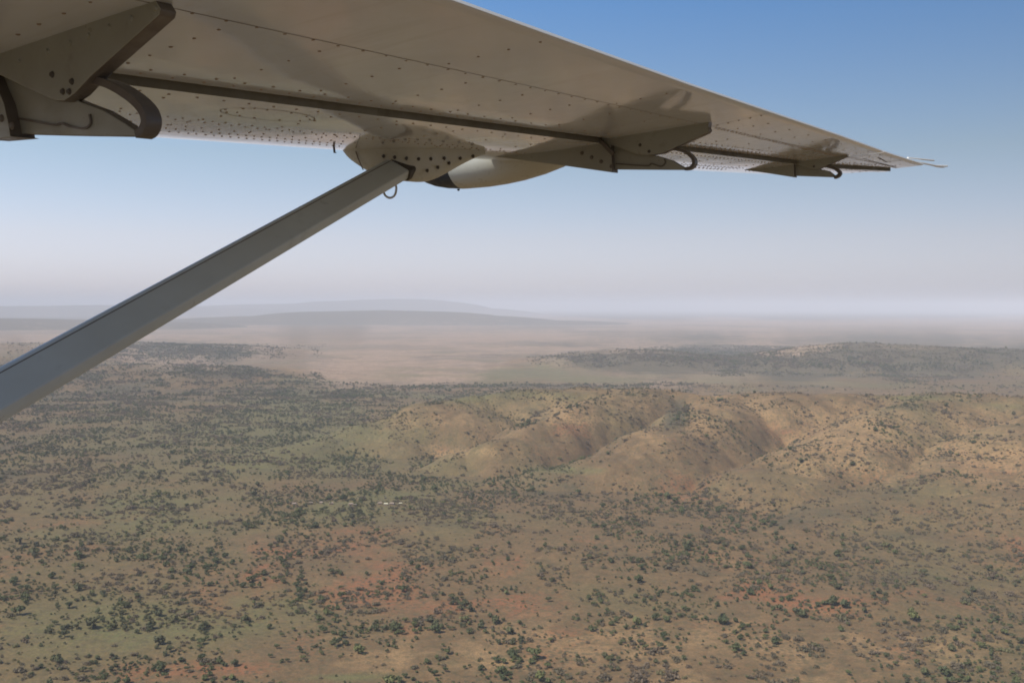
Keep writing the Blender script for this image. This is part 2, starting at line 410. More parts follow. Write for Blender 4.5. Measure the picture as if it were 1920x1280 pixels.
# ------------------------------------------------------------------ bushes
def crown_mesh(name, kind, seed):
    r = np.random.default_rng(seed)
    nl = {'flat': 6, 'round': 4, 'scrub': 7}[kind]
    lob = []
    for k in range(nl):
        a = r.uniform(0, 2 * math.pi); d = r.uniform(.15, .6) if k else 0
        if kind == 'flat': lob.append((d * math.cos(a), d * math.sin(a), r.uniform(.75, 1.05), r.uniform(.38, .6), r.uniform(.18, .28)))
        elif kind == 'round': lob.append((d * .8 * math.cos(a), d * .8 * math.sin(a), r.uniform(.5, .95), r.uniform(.45, .65), r.uniform(.4, .55)))
        else: lob.append((d * 1.2 * math.cos(a), d * 1.2 * math.sin(a), r.uniform(.25, .55), r.uniform(.28, .5), r.uniform(.22, .4)))
    V = []; F = []
    n = {'flat': 230, 'round': 260, 'scrub': 200}[kind]
    for k in range(n):
        cx, cy, cz, rad, rz = lob[r.integers(nl)]
        u = r.normal(size=3); u /= np.linalg.norm(u)
        q = r.uniform(.55, 1.05)
        p = np.array((cx + u[0] * rad * q, cy + u[1] * rad * q, max(cz + u[2] * rz * q, .04)))
        nrm = u * .6 + r.normal(size=3) * .5 + np.array((0, 0, .4)); nrm /= np.linalg.norm(nrm)
        t = np.cross(nrm, r.normal(size=3)); t /= np.linalg.norm(t); w = np.cross(nrm, t)
        s = r.uniform(.09, .19) * (.75 if kind == 'scrub' else 1)
        b0 = len(V)
        for kx, ky in ((-1, -.6), (.2, -1), (1, .1), (.4, .9), (-.7, .8)):
            V.append(p + t * kx * s * r.uniform(.7, 1.2) + w * ky * s * r.uniform(.7, 1.2) + nrm * r.uniform(-.02, .02))
        F.append(tuple(range(b0, b0 + 5)))
    me = bpy.data.meshes.new(name); me.from_pydata([tuple(v) for v in V], [], F)
    me.materials.append(M['scrub'] if kind == 'scrub' else M['leaf'])
    return me
def trunk_mesh(name, kind, seed):
    r = random.Random(seed); V = []; F = []
    def limb(p0, p1, r0, r1, n=6):
        p0 = Vector(p0); p1 = Vector(p1); d = (p1 - p0).normalized(); a = d.orthogonal().normalized(); c = d.cross(a); b0 = len(V)
        for p, q in ((p0, r0), (p1, r1)):
            for k in range(n): V.append(p + (a * math.cos(6.2832 * k / n) + c * math.sin(6.2832 * k / n)) * q)
        for k in range(n): F.append((b0 + k, b0 + (k + 1) % n, b0 + n + (k + 1) % n, b0 + n + k))
    top = .45 if kind != 'scrub' else .12
    limb((0, 0, -.25), (.03, .02, top), .07, .05)
    for k in range(5):
        a = 6.28 * (k + r.random() * .5) / 5; d = r.uniform(.3, .5)
        limb((.03, .02, top - .03), (d * math.cos(a), d * math.sin(a), top + r.uniform(.25, .4)), .035, .012)
    me = bpy.data.meshes.new(name); me.from_pydata([tuple(v) for v in V], [], F); me.materials.append(M['bark'])
    return me

def scatter():
    r = np.random.default_rng(11)
    # candidates, uniform in area over the wedge the photograph sees
    N = 1800000
    az = r.uniform(-R(43), R(40), N); rad = np.sqrt(r.uniform(560 ** 2, 6800 ** 2, N))
    x = rad * np.sin(az); y = rad * np.cos(az)
    z = height(x, y)
    m = masks(x, y, z)
    hn = Hnear(x, y)
    cl = fbm(x, y, 46, 4, 91.0, .6); cl2 = fbm(x, y, 190, 3, 95.0)
    dens = .82 + m['bush'] * .6 + np.clip((cl2 - .5) * 1.3, -.2, .35)
    dr = np.clip(1 - np.abs(2 * fbm(x * .7 - y * .3, y * .8, 520, 4, 63.0) - 1) * 5.5, 0, 1)
    dens += dr * .75
    dens = np.where((hn > 12), np.minimum(dens, .55) + np.clip(m['bush'] - .9, 0, 2) * 1.2 - .02, dens)
    dens = np.where((rad > 2600) & (hn < 1), m['bush'] * .9 + .02 + np.clip((cl2 - .55) * .5, 0, .1), dens)
    dens *= np.clip((cl - .39) * 6.5, .09, 2.1)
    keep = r.random(N) < np.clip(dens, 0, 1) * .62
    # remove hidden ones: behind the near crest
    x, y, z, rad, hn = (v[keep] for v in (x, y, z, rad, hn)); px, py = m['px'][keep], m['py'][keep]; bsh = m['bush'][keep]; reg = fbm(x, y, 90, 3, 77.0)
    n = len(x); print('n', n)
    size = np.clip(np.exp(r.normal(math.log(1.85), .40, n)), 1.1, 6.0); tiny = r.random(n) < .45; size = np.where(tiny, r.uniform(.7, 1.5, n), size)
    size *= np.where(hn > 10, .85, 1) * np.where(bsh > 1.5, 1.5, 1) * np.where(rad > 2600, 1.25, 1)
    leafy = r.random(n) < np.clip(np.where(tiny, .3, .40) + (reg - .5) * 2.6 - np.clip((x / 1500), -.3, .3) * .4, .08, .95)
    kind = np.where(leafy, np.where(r.random(n) < .45, 0, 1) + 2 * (r.random(n) < .5), 4 + (r.random(n) < .5) * 1)   # 0..3 leafy meshes, 4..5 scrub
    size *= np.where(leafy, 1.0, 1.2)
    rot = r.uniform(0, 6.283, n)
    inview = (px > 12) & (px < 1908) & (py < 1262) & (py > 600)
    sp = size / rad * inview
    return x, y, z, size, rot, kind, leafy, sp, px, py

def build_bushes():
    x, y, z, size, rot, kind, leafy, sp, px, py = scatter()
    names = {True: 'acacia_tree', False: 'scrub_bush'}
    crowns = [crown_mesh('crown', 'flat', 1), crown_mesh('crown', 'round', 2), crown_mesh('crown', 'flat', 3), crown_mesh('crown', 'round', 4), crown_mesh('crown', 'scrub', 5), crown_mesh('crown', 'scrub', 6)]
    trunks = [trunk_mesh('trunk', 'flat' if k < 4 else 'scrub', k) for k in range(6)]
    proto = {}
    used = np.zeros(len(x), bool)
    for lf in (True, False):
        sel = np.where((leafy if lf else ~leafy))[0]
        sel = sel[np.argsort(-sp[sel])][:300]
        used[sel] = True
        # labels by where each stands: the biggest get their own words
        for rank, i in enumerate(sel):
            k = int(kind[i])
            e = empty(names[lf], (x[i], y[i], z[i])); e.rotation_euler.z = rot[i]; e.scale = (size[i],) * 3
            c = link(bpy.data.objects.new('crown', crowns[k]), e); link(bpy.data.objects.new('trunk', trunks[k]), e)
            proto.setdefault(k, c)
            if lf: tag(e, bush_label(px[i], py[i], k, True), 'tree', 'leafy trees dotted over the near savanna')
            else: tag(e, bush_label(px[i], py[i], k, False), 'bush', 'grey brown scrub bushes on the near savanna')
    # everything else as two ground-cover objects
    for lf in (True, False):
        sel = np.where((leafy == lf) & ~used)[0]
        nm = 'distant_trees' if lf else 'distant_scrub'
        me = bpy.data.meshes.new(nm); me.vertices.add(len(sel))
        me.vertices.foreach_set('co', np.stack([x[sel], y[sel], z[sel]], -1).astype(np.float32).ravel())
        for an, arr in (('bscale', size[sel]), ('brot', rot[sel])):
            a = me.attributes.new(an, 'FLOAT', 'POINT'); a.data.foreach_set('value', arr.astype(np.float32))
        a = me.attributes.new('bkind', 'INT', 'POINT'); a.data.foreach_set('value', (kind[sel] - (0 if lf else 4)).astype(np.int32))
        o = link(bpy.data.objects.new(nm, me))
        tag(o, 'countless small dark green trees spreading over plain and hills' if lf else 'countless small grey brown bushes spreading over plain and hills', 'trees' if lf else 'bushes', kind='stuff')
        ng = bpy.data.node_groups.new(nm, 'GeometryNodeTree')
        ng.interface.new_socket('Geometry', in_out='INPUT', socket_type='NodeSocketGeometry')
        ng.interface.new_socket('Geometry', in_out='OUTPUT', socket_type='NodeSocketGeometry')
        N = ng.nodes; L = ng.links
        gi = N.new('NodeGroupInput'); go = N.new('NodeGroupOutput')
        jg = N.new('GeometryNodeJoinGeometry')
        for k in reversed((0, 1, 2, 3) if lf else (4, 5)):
            ob = N.new('GeometryNodeObjectInfo'); ob.transform_space = 'ORIGINAL'; ob.inputs['Object'].default_value = proto[k]; ob.inputs['As Instance'].default_value = True
            L.new(ob.outputs['Geometry'], jg.inputs[0])
        ip = N.new('GeometryNodeInstanceOnPoints'); ip.inputs['Pick Instance'].default_value = True
        def na(nme, t):
            a = N.new('GeometryNodeInputNamedAttribute'); a.data_type = t; a.inputs[0].default_value = nme; return a.outputs[0]
        cx = N.new('ShaderNodeCombineXYZ'); L.new(na('brot', 'FLOAT'), cx.inputs[2])
        e2r = N.new('FunctionNodeEulerToRotation'); L.new(cx.outputs[0], e2r.inputs[0])
        sx = N.new('ShaderNodeCombineXYZ'); sa = na('bscale', 'FLOAT')
        for q in range(3): L.new(sa, sx.inputs[q])
        L.new(gi.outputs[0], ip.inputs['Points']); L.new(jg.outputs[0], ip.inputs['Instance'])
        L.new(na('bkind', 'INT'), ip.inputs['Instance Index']); L.new(e2r.outputs[0], ip.inputs['Rotation']); L.new(sx.outputs[0], ip.inputs['Scale'])
        L.new(ip.outputs[0], go.inputs[0])
        md = o.modifiers.new('scatter', 'NODES'); md.node_group = ng
    print('BUSHES', len(x), used.sum())

ACROSS = ['far left', 'left of middle', 'middle', 'right of middle', 'far right']
def bush_label(px, py, k, lf):
    look = {0: 'flat topped dark green tree', 2: 'flat topped dark green tree', 1: 'rounded dark green tree', 3: 'rounded dark green tree', 4: 'low grey brown bush', 5: 'low grey brown bush'}[k]
    d = 'along the bottom edge' if py > 1200 else ('near the bottom' if py > 1100 else 'on the plain')
    return '%s %s, %s' % (look, d, ACROSS[min(4, int(px / 384))])

# ------------------------------------------------------------------ aeroplane frame (f forward, s outboard, z up from the wing's underside)
def cvec(x, y):
    return np.array([(x - 960) / FPX, -(y - 640) / FPX, 1.0])
_a = cvec(-2000, 780); _a /= np.linalg.norm(_a)
_b = cvec(2150, 430); _b -= (_b @ _a) * _a; _b /= np.linalg.norm(_b)
_n = np.cross(_b, _a); _n = _n if _n[1] > 0 else -_n
WD = 0.8
CB = np.stack([BR, BU, BF])        # camera basis rows
def PW(f, s, z):
    p = f * _a + s * _b + (WD + z) * _n
    return CAM + p @ CB
ROOT = PW(2.6, 0.2, -1.0)
def PL(f, s, z): return PW(f, s, z) - ROOT     # local to the aeroplane's empty
def on_s(x, y, s):
    v = cvec(x, y); p = v * s / (v @ _b); return float(p @ _a), float(p @ _n) - WD
def on_z(x, y, z=0.0):
    v = cvec(x, y); p = v * (WD + z) / (v @ _n); return float(p @ _a), float(p @ _b)

M['paint'] = paint('weathered_white_paint', (.64, .68, .74), (.43, .42, .41), .08, wav=.0016, wscale=2.2, streak=.35, coat=.7)
M['grey_paint'] = paint('grey_green_paint', (.30, .31, .27), (.17, .16, .135), .34, streak=.6)
M['strut_paint'] = paint('strut_paint', (.52, .57, .56), (.38, .40, .38), .35, streak=.5)
M['flap_paint'] = paint('flap_paint', (.63, .67, .73), (.45, .44, .43), .09, wav=.0013, wscale=2.2, streak=.35, coat=.35)
M['pod_paint'] = paint('pod_cream_paint', (.50, .51, .45), (.36, .33, .27), .28, streak=.3)
M['black'] = paint('black_boot', (.012, .02, .03), (.03, .035, .04), .4, streak=.4)
M['dark_metal'] = paint('grimy_metal', (.07, .062, .055), (.03, .025, .02), .45, streak=.6)
M['edge_metal'] = paint('worn_edge', (.13, .115, .10), (.06, .05, .042), .4, streak=.6)
M['gap_shade'] = paint('slot_gap_shade', (.17, .165, .13), (.07, .06, .05), .6, streak=.6)  # olive grey slot face: the shade inside the gap put into its colour
M['rivet'] = mat('grimy_rivet', (.25, .19, .145), .5)
M['seam'] = mat('seam_line', (.11, .08, .06), .7)
M['white_rod_lit_edge'] = mat('white_rod_lit_edge', (.8, .76, .66), .4)
M['steel'] = mat('ring_steel', (.42, .41, .37), .35, .3)

def f_te(s): return float(np.interp(s, (0, 2.35, 4.3, 7, 8.8, 10.45), (1.60, 1.63, 1.69, 1.735, 1.785, 1.80)))
def f_le(s): return float(np.interp(s, (0, 3.05, 4.2, 5.4, 6.19, 8.08, 8.98, 9.62, 10.1, 10.35, 10.45), (4.0, 3.82, 3.70, 3.56, 3.42, 3.13, 2.98, 2.83, 2.68, 2.52, 2.3)))
def f_nose(s):      # leading edge set so that the rounded nose, not the flat plane, ends where it should
    fs = f_sl(s); off = .0
    for _ in range(8):
        fl = f_le(s) + off; m = -9
        for u, z in zip(ZU, ZV):
            q = WD / (WD + z); f = (fs + u * (fl - fs)) * q; m = max(m, f - f_le(s * q))
        off -= m
    return f_le(s) + off
_NS = np.linspace(0, 10.47, 80); _NV = None
def f_nz(s):
    global _NV
    if _NV is None: _NV = np.array([f_nose(float(q)) for q in _NS])
    return float(np.interp(s, _NS, _NV))
def f_sl(s): return float(np.interp(s, (0, 2.21, 5.55, 6.65, 8.44, 9.19, 10.45), (3.04, 2.91, 2.70, 2.56, 2.42, 2.36, 2.1)))
def z_fwd(u):   # underside ahead of the slot, u 0 at slot .. 1 at leading edge
    return float(np.interp(u, ZU, ZV))
ZU = np.linspace(0, 1, 41)
ZV = np.interp(ZU, (0, .12, .3, .45, .6, .75, .85, .92, .97, 1.0), (-.020, -.020, -.015, -.005, .008, .026, .041, .058, .076, .115))
ZV = np.convolve(np.pad(ZV, 2, mode='edge'), [.1, .2, .4, .2, .1], 'valid')
def under(f, s):
    fs = f_sl(s)
    if f > fs: return z_fwd((f - fs) / (f_nz(s) - fs))
    return 0.0

def loft(name, rows, mats, parent, mi=None, closed=True, smooth=True, auto=35, caps=True):
    V = [v for r in rows for v in r]; n = len(rows[0]); F = []; MI = []
    for i in range(len(rows) - 1):
        for j in range(n if closed else n - 1):
            F.append((i * n + j, i * n + (j + 1) % n, (i + 1) * n + (j + 1) % n, (i + 1) * n + j)); MI.append(mi(j) if mi else 0)
    if caps:
        F.append(tuple(range(n))); F.append(tuple(range(len(V) - n, len(V)))); MI += [0, 0]
    return mesh_obj(name, V, F, mats, parent, smooth, MI, auto)

def plate(name, poly, s0, hw, m, parent, hwf=None, bevel=.004):
    """flat plate cut to an outline (f, z) standing in a fore-and-aft plane, half width hw"""
    n = len(poly); V = []; 
    for sgn in (-1, 1):
        for f, z in poly:
            h = hwf(f) if hwf else hw
            V.append(PL(f, s0 + sgn * h, z))
    F = [tuple(range(n)), tuple(range(2 * n - 1, n - 1, -1))]
    F += [(i, (i + 1) % n, n + (i + 1) % n, n + i) for i in range(n)]
    o = mesh_obj(name, V, F, [m, M['edge_metal']], parent, mi=[0, 0] + [1] * n)
    if bevel:
        bv = o.modifiers.new('bevel', 'BEVEL'); bv.width = bevel; bv.segments = 2; bv.limit_method = 'ANGLE'; bv.angle_limit = R(30)
        for p in o.data.polygons: p.use_smooth = True
        o.modifiers.new('wn', 'WEIGHTED_NORMAL')
    return o

def smooth_path(P, n=6):
    P = [np.array(p, float) for p in P]; out = []
    for i in range(len(P) - 1):
        p0 = P[max(i - 1, 0)]; p1 = P[i]; p2 = P[i + 1]; p3 = P[min(i + 2, len(P) - 1)]
        for k in range(n):
            t = k / n
            out.append(.5 * ((2 * p1) + (-p0 + p2) * t + (2 * p0 - 5 * p1 + 4 * p2 - p3) * t * t + (-p0 + 3 * p1 - 3 * p2 + p3) * t ** 3))
    out.append(P[-1]); return out

def strap(name, path, s0, hw, th, m, parent):
    P = smooth_path(path); rows = []
    for i, p in enumerate(P):
        d = P[min(i + 1, len(P) - 1)] - P[max(i - 1, 0)]; d /= np.linalg.norm(d); nn = np.array((-d[1], d[0]))
        a = p + nn * th / 2; c = p - nn * th / 2
        rows.append([PL(a[0], s0 - hw, a[1]), PL(a[0], s0 + hw, a[1]), PL(c[0], s0 + hw, c[1]), PL(c[0], s0 - hw, c[1])])
    return loft(name, rows, m, parent, auto=40)

def disc(V, F, MI, f, s, z, r, h, idx, nrm='z', n=8):
    """little domed head on the underside (nrm z) or on an inboard face (nrm s)"""
    b = len(V)
    for k in range(n):
        a = 6.2832 * k / n; ca, sa = math.cos(a) * r, math.sin(a) * r
        V.append(PL(f + ca, s + sa, z + .001) if nrm == 'z' else PL(f + ca, s + .001, z + sa))
    for k in range(n):
        a = 6.2832 * k / n; ca, sa = math.cos(a) * r * .6, math.sin(a) * r * .6
        V.append(PL(f + ca, s + sa, z - h) if nrm == 'z' else PL(f + ca, s - h, z + sa))
    F += [(b + k, b + (k + 1) % n, b + n + (k + 1) % n, b + n + k) for k in range(n)] + [tuple(b + n + k for k in range(n))]
    MI += [idx] * (n + 1)

def build_aeroplane():
    ap = empty('aeroplane', tuple(ROOT))
    tag(ap, 'high wing light aeroplane seen from its window, white riveted wing held by a grey strut', 'aeroplane')
    rr = random.Random(3)
    # ---------------- fixed wing: forward underside, nose, whole top skin
    S = list(np.concatenate([np.linspace(0.1, 9.6, 64), np.linspace(9.7, 10.4, 9), [10.44, 10.47]]))
    U = [float(u) for u in ZU]
    rows = []
    for s in S:
        fs, fl, ft = f_sl(s), f_nz(s), f_te(s); c = fl - ft
        k = c / 2.0; tipk = max(.12, min(1, (10.55 - s) / .45)) if s > 10.1 else 1
        row = [PL(fs + u * (fl - fs), s, z_fwd(u)) for u in U]
        top = []
        for u, z in ((.998, .135), (.975, .16), (.9, .19), (.75, .235), (.55, .245), (.35, .21), (.15, .16)):
            top.append(PL(fs + u * (fl - fs), s, .06 + (z - .06) * k * tipk))
        # cove: down behind the slot
        fr = fs - .05
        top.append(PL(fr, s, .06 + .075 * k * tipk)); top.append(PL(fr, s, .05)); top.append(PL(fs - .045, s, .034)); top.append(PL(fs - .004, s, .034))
        rows.append(row + top)
    n_low = len(U); nrow = len(rows[0])
    wing = loft('wing_panel', rows, [M['paint'], M['rivet'], M['seam'], M['gap_shade']], ap, mi=lambda j: 3 if j >= nrow - 2 else 0, auto=30)

    # ---------------- flap and aileron: closed bodies behind the slot
    def aft_body(name, s0, s1, n):
        rows = []
        for s in np.linspace(s0, s1, n):
            fs, ft = f_sl(s), f_te(s); L = fs - ft; k = L / 1.0
            tipk = max(.25, min(1, (10.6 - s) / .5))
            pts = [(fs - .030, .022), (fs - .024, .012), (fs - .035, .004), (fs - .06, .0), (fs - .25 * L, 0), (fs - .5 * L, 0), (fs - .62 * L, -.001), (fs - .75 * L, 0), (ft + .05, .0), (ft, .001), (ft - .009, .006), (ft - .003, .018),
                   (ft + .3 * L, .05 * k * tipk + .02), (ft + .6 * L, .10 * k * tipk + .02), (fs - .15, .13 * k * tipk), (fs - .07, .09 * tipk), (fs - .04, .05)]
            rows.append([PL(f, s, z) for f, z in pts])
        return loft(name, rows, [M['flap_paint'], M['rivet'], M['seam'], M['white_rod_lit_edge']], ap, mi=lambda j: 3 if j in (10,) else 0, auto=30)  # trailing-edge chamfer in brighter white: its lit line put into the colour
    flap = aft_body('flap', .1, 8.60, 60)
    ail = aft_body('aileron', 8.625, 10.47, 16)

    # ---------------- rivets, seams, inspection ring: surface pattern of their own skin
    pat = {'w': ([], [], []), 'f': ([], [], []), 'a': ([], [], [])}
    def which(f, s): return 'w' if f > f_sl(s) - .01 else ('f' if s < 8.61 else 'a')
    def rivet(f, s, r=.0058, h=.0026):
        r *= 1.25 if s < 5.6 else 1.45
        f += rr.gauss(0, .0015); s += rr.gauss(0, .002)
        if f > f_le(s) + .03 or f < f_te(s) + .02: return
        if which(f, s) == 'w' and f < f_sl(s) + .02: return
        if which(f, s) != 'w' and f > f_sl(s) - .045: return
        V, F, MI = pat[which(f, s)]; b0 = len(V); r *= rr.uniform(.8, 1.15); n = 8
        if f > 3.3: r *= .82
        for rad, dz in ((r, .0008), (r * .6, -h)):       # follows the slope of the skin
            for k in range(n):
                a = 6.2832 * k / n; q = f + math.cos(a) * rad; V.append(PL(q, s + math.sin(a) * rad, under(q, s) + dz))
        F += [(b0 + k, b0 + (k + 1) % n, b0 + n + (k + 1) % n, b0 + n + k) for k in range(n)] + [tuple(b0 + n + k for k in range(n))]
        MI += [1] * (n + 1)
    def row(f0, s0, f1, s1, sp, r=.0058):
        L = math.hypot(f1 - f0, s1 - s0); n = max(1, int(L / sp))
        for k in range(n + 1):
            t = k / n; rivet(f0 + (f1 - f0) * t, s0 + (s1 - s0) * t, r)
    def seam(P, w=.0022, idx=2):
        for (f0, s0), (f1, s1) in zip(P[:-1], P[1:]):
            L = math.hypot(f1 - f0, s1 - s0); n = max(1, int(L / .12)); nf, ns = -(s1 - s0) / L * w, (f1 - f0) / L * w
            key = which((f0 + f1) / 2, (s0 + s1) / 2); V, F, MI = pat[key]
            for k in range(n):
                q = []
                for t, sg in ((k / n, -1), ((k + 1) / n, -1), ((k + 1) / n, 1), (k / n, 1)):
                    f = f0 + (f1 - f0) * t; s = s0 + (s1 - s0) * t
                    zz = under(f, s)
                    q.append(PL(f + nf * sg, s + ns * sg, zz - .0012))
                b = len(V); V += q; F.append((b, b + 1, b + 2, b + 3)); MI.append(idx)
    sx = [k for k in np.arange(.4, 10.4, .42)]
    # spanwise panel seam with its row of rivets
    seam([(2.155, .3), (2.15, 1.95), (2.115, 3.6), (2.08, 5.58), (2.06, 7.5), (2.03, 9.2), (1.99, 10.2)])
    row(2.185, .3, 2.10, 5.5, .115); row(2.10, 5.7, 2.09, 8.4, .05, .0075); row(2.08, 5.72, 2.07, 8.4, .07, .006); row(2.07, 8.5, 2.02, 10.2, .06)
    # rows each side of the slot
    for a, sp in ((.09, .13), (.15, .13)):
        row(f_sl(.3) - a, .3, f_sl(5.5) - a, 5.5, sp); row(f_sl(5.6) - a, 5.6, f_sl(8.5) - a, 8.5, sp * .55, .0065); row(f_sl(8.6) - a, 8.7, f_sl(10.2) - a, 10.2, sp * .6)
    row(f_sl(5.6) - .22, 5.6, f_sl(8.5) - .22, 8.5, .08, .006)
    row(f_sl(.3) + .06, .3, f_sl(5.5) + .06, 5.5, .12); row(f_sl(5.6) + .05, 5.6, f_sl(8.5) + .05, 8.5, .06, .006); row(f_sl(8.5) + .05, 8.6, f_sl(10.3) + .05, 10.3, .06)
    # spar rows
    row(3.40, .3, 3.36, 3.9, .075); row(3.36, .3, 3.31, 3.9, .075)
    row(3.80, .5, 3.68, 4.2, .05); row(3.70, .5, 3.58, 4.1, .05); row(3.60, .5, 3.48, 4.1, .09)
    for s in np.arange(4.0, 5.5, .14):
        for df, ds in ((0, 0), (0, .05), (.05, 0), (.05, .05)): rivet(3.27 - (s - 4) * .03 + df, s + ds)
    for o in (.30, .25, .15, .11): row(f_le(5.7) - o, 5.7, f_le(8.2) - o, 8.2, .06, .0065)
    for o in (.22, .12): row(f_le(8.6) - o, 8.6, f_le(9.6) - o, 9.6, .06)
    for k, s in enumerate(sx):
        sp = .115 if s < 5.5 else .075
        row(2.24, s, f_sl(s) - .2, s + .05, sp)
        row(f_sl(s) + .12, s, f_le(s) - .32, s + .02, sp * (.8 if s > 2.6 else 1))
        if s > 5.6: row(1.84, s, 2.02, s, .08)
    for s in (3.0, 4.35): row(1.70, s, 2.08, s, .10, .005)
    # chordwise joints
    seam([(1.70, 5.46), (2.08, 5.58)]); row(1.76, 5.50, 2.05, 5.60, .07)
    seam([(2.10, 5.34), (f_sl(5.3) - .05, 5.30)], .0015)
    seam([(1.80, 8.61), (f_sl(8.61) - .05, 8.61)], .004)
    seam([(1.82, 9.55), (2.28, 9.62)], .006); seam([(2.0, 8.9), (2.03, 10.4)], .005); seam([(1.9, 9.0), (1.95, 9.6)], .006)
    seam([(f_sl(7.6) + .03, 7.55), (f_le(7.6) - .05, 7.65)], .002)
    # oval inspection cover
    cf, cs = on_z(505, 214, -.015); ring = []
    for k in range(33):
        a = 6.2832 * k / 32; f, s = cf + .10 * math.cos(a), cs + .25 * math.sin(a); ring.append((f, s))
    seam(ring, .0018)
    for k in range(0, 32, 3): rivet(cf + .085 * math.cos(6.2832 * k / 32), cs + .23 * math.sin(6.2832 * k / 32), .005)
    for key, o in (('w', wing), ('f', flap), ('a', ail)):
        V, F, MI = pat[key]
        tmp = bpy.data.meshes.new('t'); tmp.from_pydata([tuple(v) for v in V], [], F); tmp.polygons.foreach_set('material_index', MI)
        bm = bmesh.new(); bm.from_mesh(tmp); bmesh.ops.recalc_face_normals(bm, faces=bm.faces)
        dn = Vector(tuple(-(_n @ CB)))
        for f in bm.faces:
            if f.normal.dot(dn) < 0 and len(f.verts) == 4 and f.material_index == 2: f.normal_flip()
        bm.from_mesh(o.data); bm.to_mesh(o.data); bm.free(); bpy.data.meshes.remove(tmp)

    # ---------------- flap track brackets
    def pxs(L, s): return [on_s(x, y, s) for x, y in L]
    def bolts(L, s, hw, r, parent, m='dark_metal'):
        for x, y in L:
            f, z = on_s(x, y, s - hw)
            V, F, MI = [], [], []; disc(V, F, MI, f, s - hw - .001, z, r, .005, 0, 's', 10)
            mesh_obj('bolt', V, F, M[m], parent, True, None, 30)
    def bracket(s0, fair, plt, arm, hook, bl, bl2, sc_=1.0):
        fo = plate('flap_track_fairing', fair, s0 + .012, .04, M['grey_paint'], ap, hwf=lambda f: .006 + .034 * min(1, max(0, (3.55 - f) / .7)))
        po = plate('hinge_plate', plt, s0, .024, M['grey_paint'], ap, hwf=lambda f: .026)
        ar = plate('hinge_arm', arm, s0 + .028, .018, M['grey_paint'], ap)
        hk = strap('guide_hook', hook, s0 + .02, .026 * sc_, .022 * sc_, M['edge_metal'], ar)
        bolts(bl, s0, .026, .010, po); bolts(bl2, s0 + .012, .04, .012, fo, 'edge_metal')
    # nearest, at the left edge of the view
    s0 = 1.8
    fair = [(3.62, .02), (2.80, .02)] + [on_s(x, y, s0) for x, y in ((-4, 128), (8, 160), (24, 196), (32, 232), (36, 256), (45, 258))] + [(2.95, -.235), (3.3, -.12)]
    plt = [(2.98, .02), (2.14, .02)] + pxs([(312, 12), (317, 20), (314, 32), (262, 78), (185, 146), (155, 178), (135, 191), (118, 191), (60, 165), (0, 136)], s0) + [(2.98, -.03)]
    arm = pxs([(-20, 120), (60, 150), (130, 178), (165, 193), (205, 208), (245, 232), (268, 248), (284, 253), (278, 257), (150, 255), (30, 252), (-30, 250)], s0 + .028)
    hook = pxs([(178, 150), (215, 160), (252, 182), (276, 205), (284, 228), (278, 246), (268, 253)], s0 + .02)
    bracket(s0, fair, plt, arm, hook, [(118, 172), (130, 172), (98, 140), (135, 153)], [(3, 222), (22, 236)], 1.0)
    bolts([(292, 17), (246, 35), (204, 51), (166, 67), (131, 81), (89, 97), (36, 116)], s0, .026, .009, bpy.data.objects['hinge_plate'], 'grey_paint')
    # a rib along the arm
    strap('reinforcing_rib', pxs([(35, 222), (100, 234), (118, 232), (135, 238), (160, 241), (172, 232), (170, 215)], s0 + .01), s0 + .008, .004, .006, M['edge_metal'], ap)
    # second, halfway along the wing
    s0 = 5.45
    fair = pxs([(905, 291), (1053, 310), (1152, 324), (1151, 300), (1149, 262)], s0) + [(2.66, .03), (3.56, .06)]
    plt = [(2.85, .02), (2.03, .02)] + pxs([(1331, 240), (1333, 245), (1329, 250), (1272, 276), (1245, 288), (1218, 292), (1198, 290), (1150, 273)], s0) + [(2.85, -.05)]
    arm = pxs([(1140, 268), (1198, 288), (1232, 292), (1262, 301), (1284, 314), (1296, 317), (1290, 319), (1151, 318), (1140, 318)], s0 + .028)
    hook = pxs([(1262, 279), (1284, 284), (1299, 295), (1303, 306), (1296, 315), (1286, 317)], s0 + .02)
    bracket(s0, fair, plt, arm, hook, [(1217, 284), (1200, 272)], [(1091, 287), (1109, 295), (1127, 303), (1146, 312)], .8)
    strap('reinforcing_rib', pxs([(1155, 307), (1212, 311), (1222, 307), (1240, 312), (1248, 305), (1246, 298)], s0 + .01), s0 + .008, .004, .008, M['edge_metal'], ap)
    strap('link_rod', pxs([(1124, 263), (1136, 274), (1150, 289)], s0 - .05), s0 - .05, .012, .022, M['edge_metal'], ap)
    # third, near the tip
    s0 = 8.45
    fair = pxs([(1390, 318), (1440, 325), (1491, 333), (1491, 318), (1490, 305)], s0) + [(2.5, .04), (2.95, .05)]
    plt = [(2.60, .02), (2.02, .02)] + pxs([(1589, 291), (1590, 294), (1560, 307), (1536, 318), (1525, 318), (1490, 308)], s0) + [(2.60, -.04)]
    arm = pxs([(1488, 308), (1536, 317), (1556, 321), (1566, 329), (1572, 333), (1491, 330)], s0 + .028)
    hook = pxs([(1552, 312), (1566, 316), (1575, 324), (1572, 330), (1565, 333)], s0 + .02)
    bracket(s0, fair, plt, arm, hook, [(1526, 312)], [], 1.1)

    # ---------------- strut, its fairing, tie-down ring
    _f, _z = on_s(737, 320, 4.50); A = np.array((_f, 4.50, _z)); 
    v = cvec(0, 737); v /= np.linalg.norm(v); p = v * 4.15; B = np.array((p @ _a, p @ _b, p @ _n - WD))
    dv = (B - A) / np.linalg.norm(B - A)
    fvec = np.array((math.cos(R(36)), 0, math.sin(R(36)))); ch = fvec - (fvec @ dv) * dv; ch /= np.linalg.norm(ch); th = np.cross(dv, ch)
    prof = []
    CH, TH = STRUT
